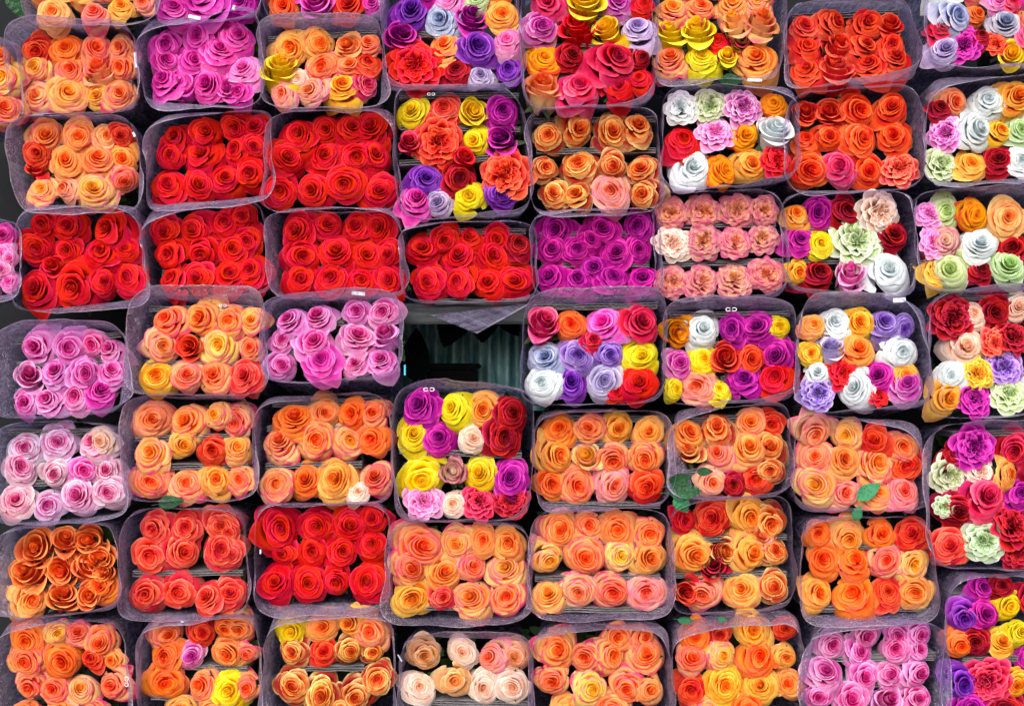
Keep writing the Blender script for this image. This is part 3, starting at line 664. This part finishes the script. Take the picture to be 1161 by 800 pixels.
        s.rotation_euler = inv.to_euler()
        s.location = (0, 0, -.82)
        s.scale = (1, 1, .8 * .030 / rad)
    # --- film sleeve
    L = [r[0] - r[2] * 1.02 for r in roses_fit]; Rr = [r[0] + r[2] * 1.02 for r in roses_fit]
    T = [r[1] - r[2] * 1.02 for r in roses_fit]; Bo = [r[1] + r[2] * 1.02 for r in roses_fit]
    inner = [(pk(L, up, min) - m, pk(T, lf, min) - m), (pk(Rr, up, max) + m, pk(T, rt, min) - m),
             (pk(Rr, dn, max) + m, pk(Bo, rt, max) + m), (pk(L, dn, min) - m, pk(Bo, lf, max) + m)]
    yr = y0 - .034 - rng.uniform(0, .012)
    tilt_y = rng.uniform(-.004, .004)
    out = unit_outline(.56); inn = unit_outline(.34)
    w_rim = Smooth1D(rng, (2, 3, 5, 7, 11), 1.5)
    w_y = Smooth1D(rng, (1, 2, 3, 5, 8), .0032)
    w_in = Smooth1D(rng, (3, 5, 7), 1.0)
    folds = [(rng.uniform(0, math.tau), rng.uniform(.05, .14), rng.uniform(-1, 1)) for _ in range(9)]
    levels = [0, .012, .035, .08, .16, .27, .40, .54, .68, .84, 1.0, 1.12, 1.3, 1.6, 2.0]
    V, F, C = [], [], []
    nz1 = Smooth1D(rng, (4, 9, 13, 21), .0022); nz2 = Smooth1D(rng, (3, 7, 12, 19), .0022)
    for v in levels:
        for i in range(NTH):
            th = i / NTH * math.tau
            a = quad_map(rim, *out[i]); c = quad_map(inner, *inn[i])
            ay = a[1]
            if b.get('apex'):
                ay -= 12 * max(0, 1 - abs(a[0] - 509) / 88) ** 1.1 * (1 if out[i][1] > 0 else 0)
            R3 = P(a[0] + w_rim(th), ay + w_rim(th + 2), yr + w_y(th) + tilt_y * out[i][0])
            I3 = P(c[0] + w_in(th), c[1] + w_in(th + 1), y0 + .018)
            if v <= 1:
                s = v ** .85
                p = R3.lerp(I3, s)
                p.y = R3.y + (I3.y - R3.y) * v
                amp = math.sin(math.pi * min(1, v * .9 + .1))
            else:
                t = v - 1
                cen = P(cx, my, y0 + .018)
                B3 = Vector((cen.x + (I3.x - cen.x) * .90, y0 + .25, cen.z + (I3.z - cen.z) * .90 - b.get('drop', .006)))
                p = I3.lerp(B3, t)
                amp = .7
            d = (nz1(th) * (1 - v / 2) + nz2(th) * v / 2) * amp
            for (ft, fw, fa) in folds:
                dd = abs((th - ft + .25 * v * fa + math.pi) % math.tau - math.pi)
                if dd < fw: d += .0035 * fa * (1 - dd / fw) * amp
            n = Vector((p.x - base.x, 0, p.z - P(cx, my, y0).z)); n.normalize()
            V.append(p + n * d - base)
            C.append((v, i / NTH, 0, 1))
    for k_ in range(len(levels) - 1):
        for i in range(NTH):
            j = (i + 1) % NTH
            F.append((k_ * NTH + i, k_ * NTH + j, (k_ + 1) * NTH + j, (k_ + 1) * NTH + i))
    me = mesh('sleeve', V, F)
    at = me.attributes.new('film', 'FLOAT_COLOR', 'POINT')
    at.data.foreach_set('color', np.array(C, dtype=np.float32).ravel())
    o = link('sleeve', me, FILM, root)
    o['haze'] = b.get('haze', rng.choice((.04, .08, .14, .22, .32)))
    tree = BVHTree.FromPolygons([v + base for v in V], F)
    # --- cardboard between the rows
    for tok in b.get('cards', '').split():
        pass
    for cd in [c_.split(',') for c_ in b.get('cards', '').split()]:
        x0, yy0 = px(b, float(cd[0]), float(cd[1])); x1, yy1 = px(b, float(cd[2]), float(cd[3]))
        xl, xr = min(p[0] for p in inner) + 3, max(p[0] for p in inner) - 3
        yt, yb = min(p[1] for p in inner) + 2, max(p[1] for p in inner) - 2
        ta, tb = max(0, (xl - x0) / (x1 - x0)), min(1, (xr - x0) / (x1 - x0))
        x0, yy0, x1, yy1 = x0 + (x1 - x0) * ta, yy0 + (yy1 - yy0) * ta, x0 + (x1 - x0) * tb, yy0 + (yy1 - yy0) * tb
        yy0 = min(max(yy0, yt), yb); yy1 = min(max(yy1, yt), yb)
        V, F = [], []
        n = 60
        yc = y0 + .017
        def sheet(off, th, wave, front, back=.2):
            bs = len(V)
            ph = rng.uniform(0, 6)
            for i in range(n + 1):
                t = i / n
                q = P(x0 + (x1 - x0) * t, yy0 + (yy1 - yy0) * t, yc + front)
                z = q.z + off + (wave * math.sin(i * 2.1 + ph) if wave else .0006 * math.sin(i * .23 + ph))
                for (yy, zz) in ((q.y, z), (q.y, z + th), (q.y + back, z + th), (q.y + back, z)):
                    V.append(Vector((q.x, yy, zz)) - base)
            for i in range(n):
                a = bs + 4 * i
                for s_ in range(4):
                    F.append((a + s_, a + (s_ + 1) % 4, a + 4 + (s_ + 1) % 4, a + 4 + s_))
            F.append((bs, bs + 3, bs + 2, bs + 1)); e_ = bs + 4 * n; F.append((e_, e_ + 1, e_ + 2, e_ + 3))
        sheet(.0034, .0008, 0, rng.uniform(-.002, .002)); sheet(.0012, .0005, .0011, .001)
        sheet(-.0006, .0009, 0, rng.uniform(-.003, .001)); sheet(-.0028, .0005, .0011, .001); sheet(-.0048, .0009, 0, rng.uniform(-.002, .003))
        link('divider', mesh('divider', V, F, False), CARD, root)
    # --- stickers, prints, leaves
    camp = Vector((0, -CAM_D, CAM_Z))
    def hit(X, Y):
        d = (P(X, Y, 0) - camp).normalized()
        loc, nrm, i_, ds = tree.ray_cast(camp, d)
        if loc is None or loc.y > y0 + .015:
            loc = P(X, Y, yr + .004); nrm = Vector((0, -1, 0))
        if nrm.y > 0: nrm = -nrm
        return loc, nrm
    st = b.get('sticker')
    for tok in (st.split() if st else []):
        x, y, w, h, an = [float(q) for q in tok.split(',')]
        X, Y = px(b, x, y); w /= sc; h /= sc
        V, F = [], []
        nx, ny = 8, 6
        hh = [hit(X + sx_ * w / 2, Y + sy_ * h / 2)[0].y for sx_ in (-1, 1) for sy_ in (-1, 1)]
        ymin = min(hh) - .0016
        # lies on the film's slope, bent a little with it
        ca, sa = math.cos(math.radians(an)), math.sin(math.radians(an))
        for jy in range(ny + 1):
            for jx in range(nx + 1):
                u_, v_ = (jx / nx - .5) * w, (jy / ny - .5) * h
                q = P(X + u_ * ca + v_ * sa, Y - u_ * sa + v_ * ca, ymin + .0008 * math.sin(jx * .9))
                V.append(q)
        for jy in range(ny):
            for jx in range(nx):
                a = jy * (nx + 1) + jx
                F.append((a, a + 1, a + nx + 2, a + nx + 1))
        me = mesh('sticker', [v - V[0] for v in V], F)
        so = link('sticker', me, TAG_BLUE if w < 3 and h > 10 else TAG, root)
        so.location = V[0] - base
    if b.get('mark'):
        x, y, r = [float(q) for q in b['mark'].split(',')]
        X, Y = px(b, x, y); r /= sc
        vert = b['t'] == 'M'
        loc, nrm = hit(X, Y)
        V, F = [], []
        for k_ in (-1, 1):
            bs = len(V); n = 28
            for i in range(n + 1):
                a = i / n * math.tau * .86 + (.45 if k_ < 0 else 3.6)
                for rr in (r * .52, r * .72):
                    dx, dyy = k_ * r * .85 + rr * math.cos(a), rr * .75 * math.sin(a)
                    if vert: dx, dyy = dyy * 1.1, dx
                    V.append(P(X + dx, Y + dyy, loc.y - .0015) - base)
            for i in range(n):
                F.append((bs + 2 * i, bs + 2 * i + 1, bs + 2 * i + 3, bs + 2 * i + 2))
        link('printed_mark', mesh('printed_mark', V, F), INK, root)
    lvs = b.get('leaves')
    for q_, tok in enumerate(lvs.split() if lvs else []):
        x, y, ln, an = [float(q) for q in tok.split(',')]
        X, Y = px(b, x, y)
        dep = y0 - (.012 if b['t'] != 'K' else .030)
        Lm = ln / sc * 2 * (CAM_D + dep) / FPX
        me = LEAVES[q_ % 3].copy(); me.materials.append(LEAF_PALE if (b['t'] == 'L' or (b['t'] == 'K' and q_ == 2) or b['t'] == 'O') else LEAF)
        lo = link('leaf', me, None, root)
        lo.rotation_euler = (Matrix.Rotation(math.radians(90), 3, 'X') @ Matrix.Rotation(math.radians(an), 3, 'Z') @ Matrix.Rotation(math.radians(rng.uniform(-20, 20)), 3, 'X')).to_euler()
        lo.scale = (Lm, Lm, Lm)
        lo.location = P(X, Y, dep) - base - (lo.rotation_euler.to_matrix() @ Vector((Lm * .5, 0, 0)))
    if b.get('flap'):
        # loose triangle of crumpled film hanging under this bunch
        A_, B_, T_ = P(488, 357, y0 - .012), P(602, 344, y0 - .012), P(541, 378, y0 - .020)
        V, F, C = [], [], []
        n = 26
        for i in range(n + 1):
            for j in range(n + 1 - i):
                a, c_ = i / n, j / n
                p = A_ + (T_ - A_) * a + (B_ - A_) * c_
                ww = math.sin(a * 9 + c_ * 22) * math.sin(c_ * 13 - a * 6) + .6 * math.sin(a * 31 + c_ * 17)
                V.append(p + Vector((0, -.0055 * ww - .004 * math.sin(math.pi * a), 0)) - base); C.append((.03 if a + c_ > .96 or c_ < .02 else .4, c_, 0, 1))
        ix = {}; q = 0
        for i in range(n + 1):
            for j in range(n + 1 - i): ix[i, j] = q; q += 1
        for i in range(n):
            for j in range(n - i):
                F.append((ix[i, j], ix[i + 1, j], ix[i, j + 1]))
                if j < n - i - 1: F.append((ix[i + 1, j], ix[i + 1, j + 1], ix[i, j + 1]))
        me = mesh('film_flap', V, F, False)
        at = me.attributes.new('film', 'FLOAT_COLOR', 'POINT')
        at.data.foreach_set('color', np.array(C, dtype=np.float32).ravel())
        fo = link('film_flap', me, FILM, root); fo['haze'] = .05
    return root

for i_, b_ in enumerate(BUNCHES):
    make_bunch(i_, b_)

# ---------------------------------------------------------------- what stands behind the bunches
def thing(o, label, cat, group=None, kind=None):
    if kind: o['kind'] = kind
    if label: o['label'] = label; o['category'] = cat
    if group: o['group'] = group

def box_mesh(name, x0, x1, y0, y1, z0, z1, bev=.003, cuts=0):
    bm = bmesh.new()
    bmesh.ops.create_cube(bm, size=1)
    bmesh.ops.scale(bm, vec=(x1 - x0, y1 - y0, z1 - z0), verts=bm.verts)
    bmesh.ops.translate(bm, vec=((x0 + x1) / 2, (y0 + y1) / 2, (z0 + z1) / 2), verts=bm.verts)
    bmesh.ops.bevel(bm, geom=bm.edges[:], offset=bev, segments=2, affect='EDGES')
    me = bpy.data.meshes.new(name); bm.to_mesh(me); bm.free()
    return me

V, F = [], []
n = 240
for i in range(n + 1):
    x = -.25 + .32 * i / n
    for z in (1.19, 1.45):
        V.append((x, 0.30 + .014 * math.sin(x / .034 * math.tau), z))
for i in range(n):
    F.append((2 * i, 2 * i + 2, 2 * i + 3, 2 * i + 1))
sheet_ = link('corrugated_sheet', mesh('corrugated_sheet', V, F), ZINC)
thing(sheet_, 'dark teal corrugated metal sheet seen through the opening in the stack', 'metal sheet')
wall = link('wall', box_mesh('wall', -2.2, 2.2, .36, .42, .1, 2.5), simple('gap_shade_backing', (.002, .003, .005), (.006, .008, .011), .9, 6.))  # added dark backing; shade between the bunches put into its colour
wall['kind'] = 'structure'

a_, c_ = P(442, 344, .03), P(604, 367, .03)
rail = link('shelf_rail', box_mesh('shelf_rail', a_.x, c_.x, .03, .06, c_.z, a_.z), RAIL)
thing(rail, 'rough grey wooden rail crossing above the dark opening in the stack', 'shelf rail')

a_, c_ = P(484, 412, .20), P(541, 470, .20)
crate = bpy.data.objects.new('crate', None); COL.objects.link(crate)
cb = Vector(((a_.x + c_.x) / 2, .24, c_.z)); crate.location = cb
thing(crate, 'black plastic crate standing in the shadow inside the dark opening', 'crate')
sh = lambda me: (me.transform(Matrix.Translation(-cb)), me)[1]
link('body', sh(box_mesh('body', a_.x, c_.x, .20, .28, c_.z, a_.z - .012)), BLACK, crate)
link('lip', sh(box_mesh('lip', a_.x - .006, c_.x + .006, .192, .288, a_.z - .010, a_.z)), BLACK, crate)

for (X, Y, ln, an, dep, me_i, lab, mt) in (
        (514, 366, 58, -112, .12, 1, 'broad black-looking leaf hanging just left of centre in the dark opening', LEAF_DARK),
        (548, 360, 56, -92, .12, 2, 'rounded dark leaf hanging below the crumpled film corner in the opening', LEAF_DARK),
        (578, 366, 36, -55, .12, 0, 'small dark leaf hanging at the right of the dark opening', LEAF_DARK),
        (471, 402, 60, 88, .14, 2, 'tall dark leaf standing upright at the left side of the dark opening', LEAF_DARK),
        (18, 4, 40, -60, .05, 1, 'dark green leaf in the shadow of the top left corner', LEAF)):
    me = (DARKLEAVES if mt is LEAF_DARK else LEAVES)[me_i].copy(); me.materials.append(mt)
    lo = link('leaf_blade', me)
    Lm = ln * (CAM_D + dep) / FPX
    lo.rotation_euler = (Matrix.Rotation(math.radians(90), 3, 'X') @ Matrix.Rotation(math.radians(an), 3, 'Z')).to_euler()
    lo.scale = (Lm, Lm * (.8 if X < 500 else 1.15), Lm)
    lo.location = P(X, Y, dep) - (lo.rotation_euler.to_matrix() @ Vector((Lm * .5, 0, 0)))
    thing(lo, lab, 'leaf')

# ---------------------------------------------------------------- light and camera
W = NT('World', True)
SC.world = W.m
SUN_EL, SUN_AZ = 30, 190                                  # in front of the stall (camera side), a little to the left
sky = W.n('ShaderNodeTexSky', dict(sky_type='NISHITA', sun_disc=False, sun_elevation=math.radians(SUN_EL), sun_rotation=math.radians(SUN_AZ), air_density=1.0, dust_density=2.0, ozone_density=1.0))
bg = W.n('ShaderNodeBackground', Color=sky.outputs[0], Strength=.15)
W.n('ShaderNodeOutputWorld', Surface=bg.outputs[0])
sl = bpy.data.lights.new('sun', 'SUN')
sl.energy = 4.4; sl.angle = math.radians(48); sl.color = (1, .96, .90)
so = bpy.data.objects.new('sun', sl); COL.objects.link(so)
az = math.radians(SUN_AZ)
dirv = Vector((math.sin(az) * math.cos(math.radians(SUN_EL)), math.cos(az) * math.cos(math.radians(SUN_EL)), math.sin(math.radians(SUN_EL))))
so.rotation_euler = dirv.to_track_quat('Z', 'Y').to_euler()
so.location = dirv * 6

cam = bpy.data.cameras.new('camera')
cam.sensor_width = 36; cam.lens = FPX * 36 / 1161
cam.clip_end = 100; cam.clip_start = .05
co = bpy.data.objects.new('camera', cam); COL.objects.link(co)
co.location = (0, -CAM_D, CAM_Z); co.rotation_euler = (math.radians(90), 0, 0)
SC.camera = co
SC.view_settings.view_transform = 'Standard'
SC.view_settings.look = 'None'
SC.view_settings.exposure = 0
SC.render.engine = 'CYCLES'
SC.cycles.transparent_max_bounces = 12
SC.cycles.adaptive_threshold = .03
SC.cycles.max_bounces = 8
SC.cycles.diffuse_bounces = 4
SC.cycles.use_denoising = True
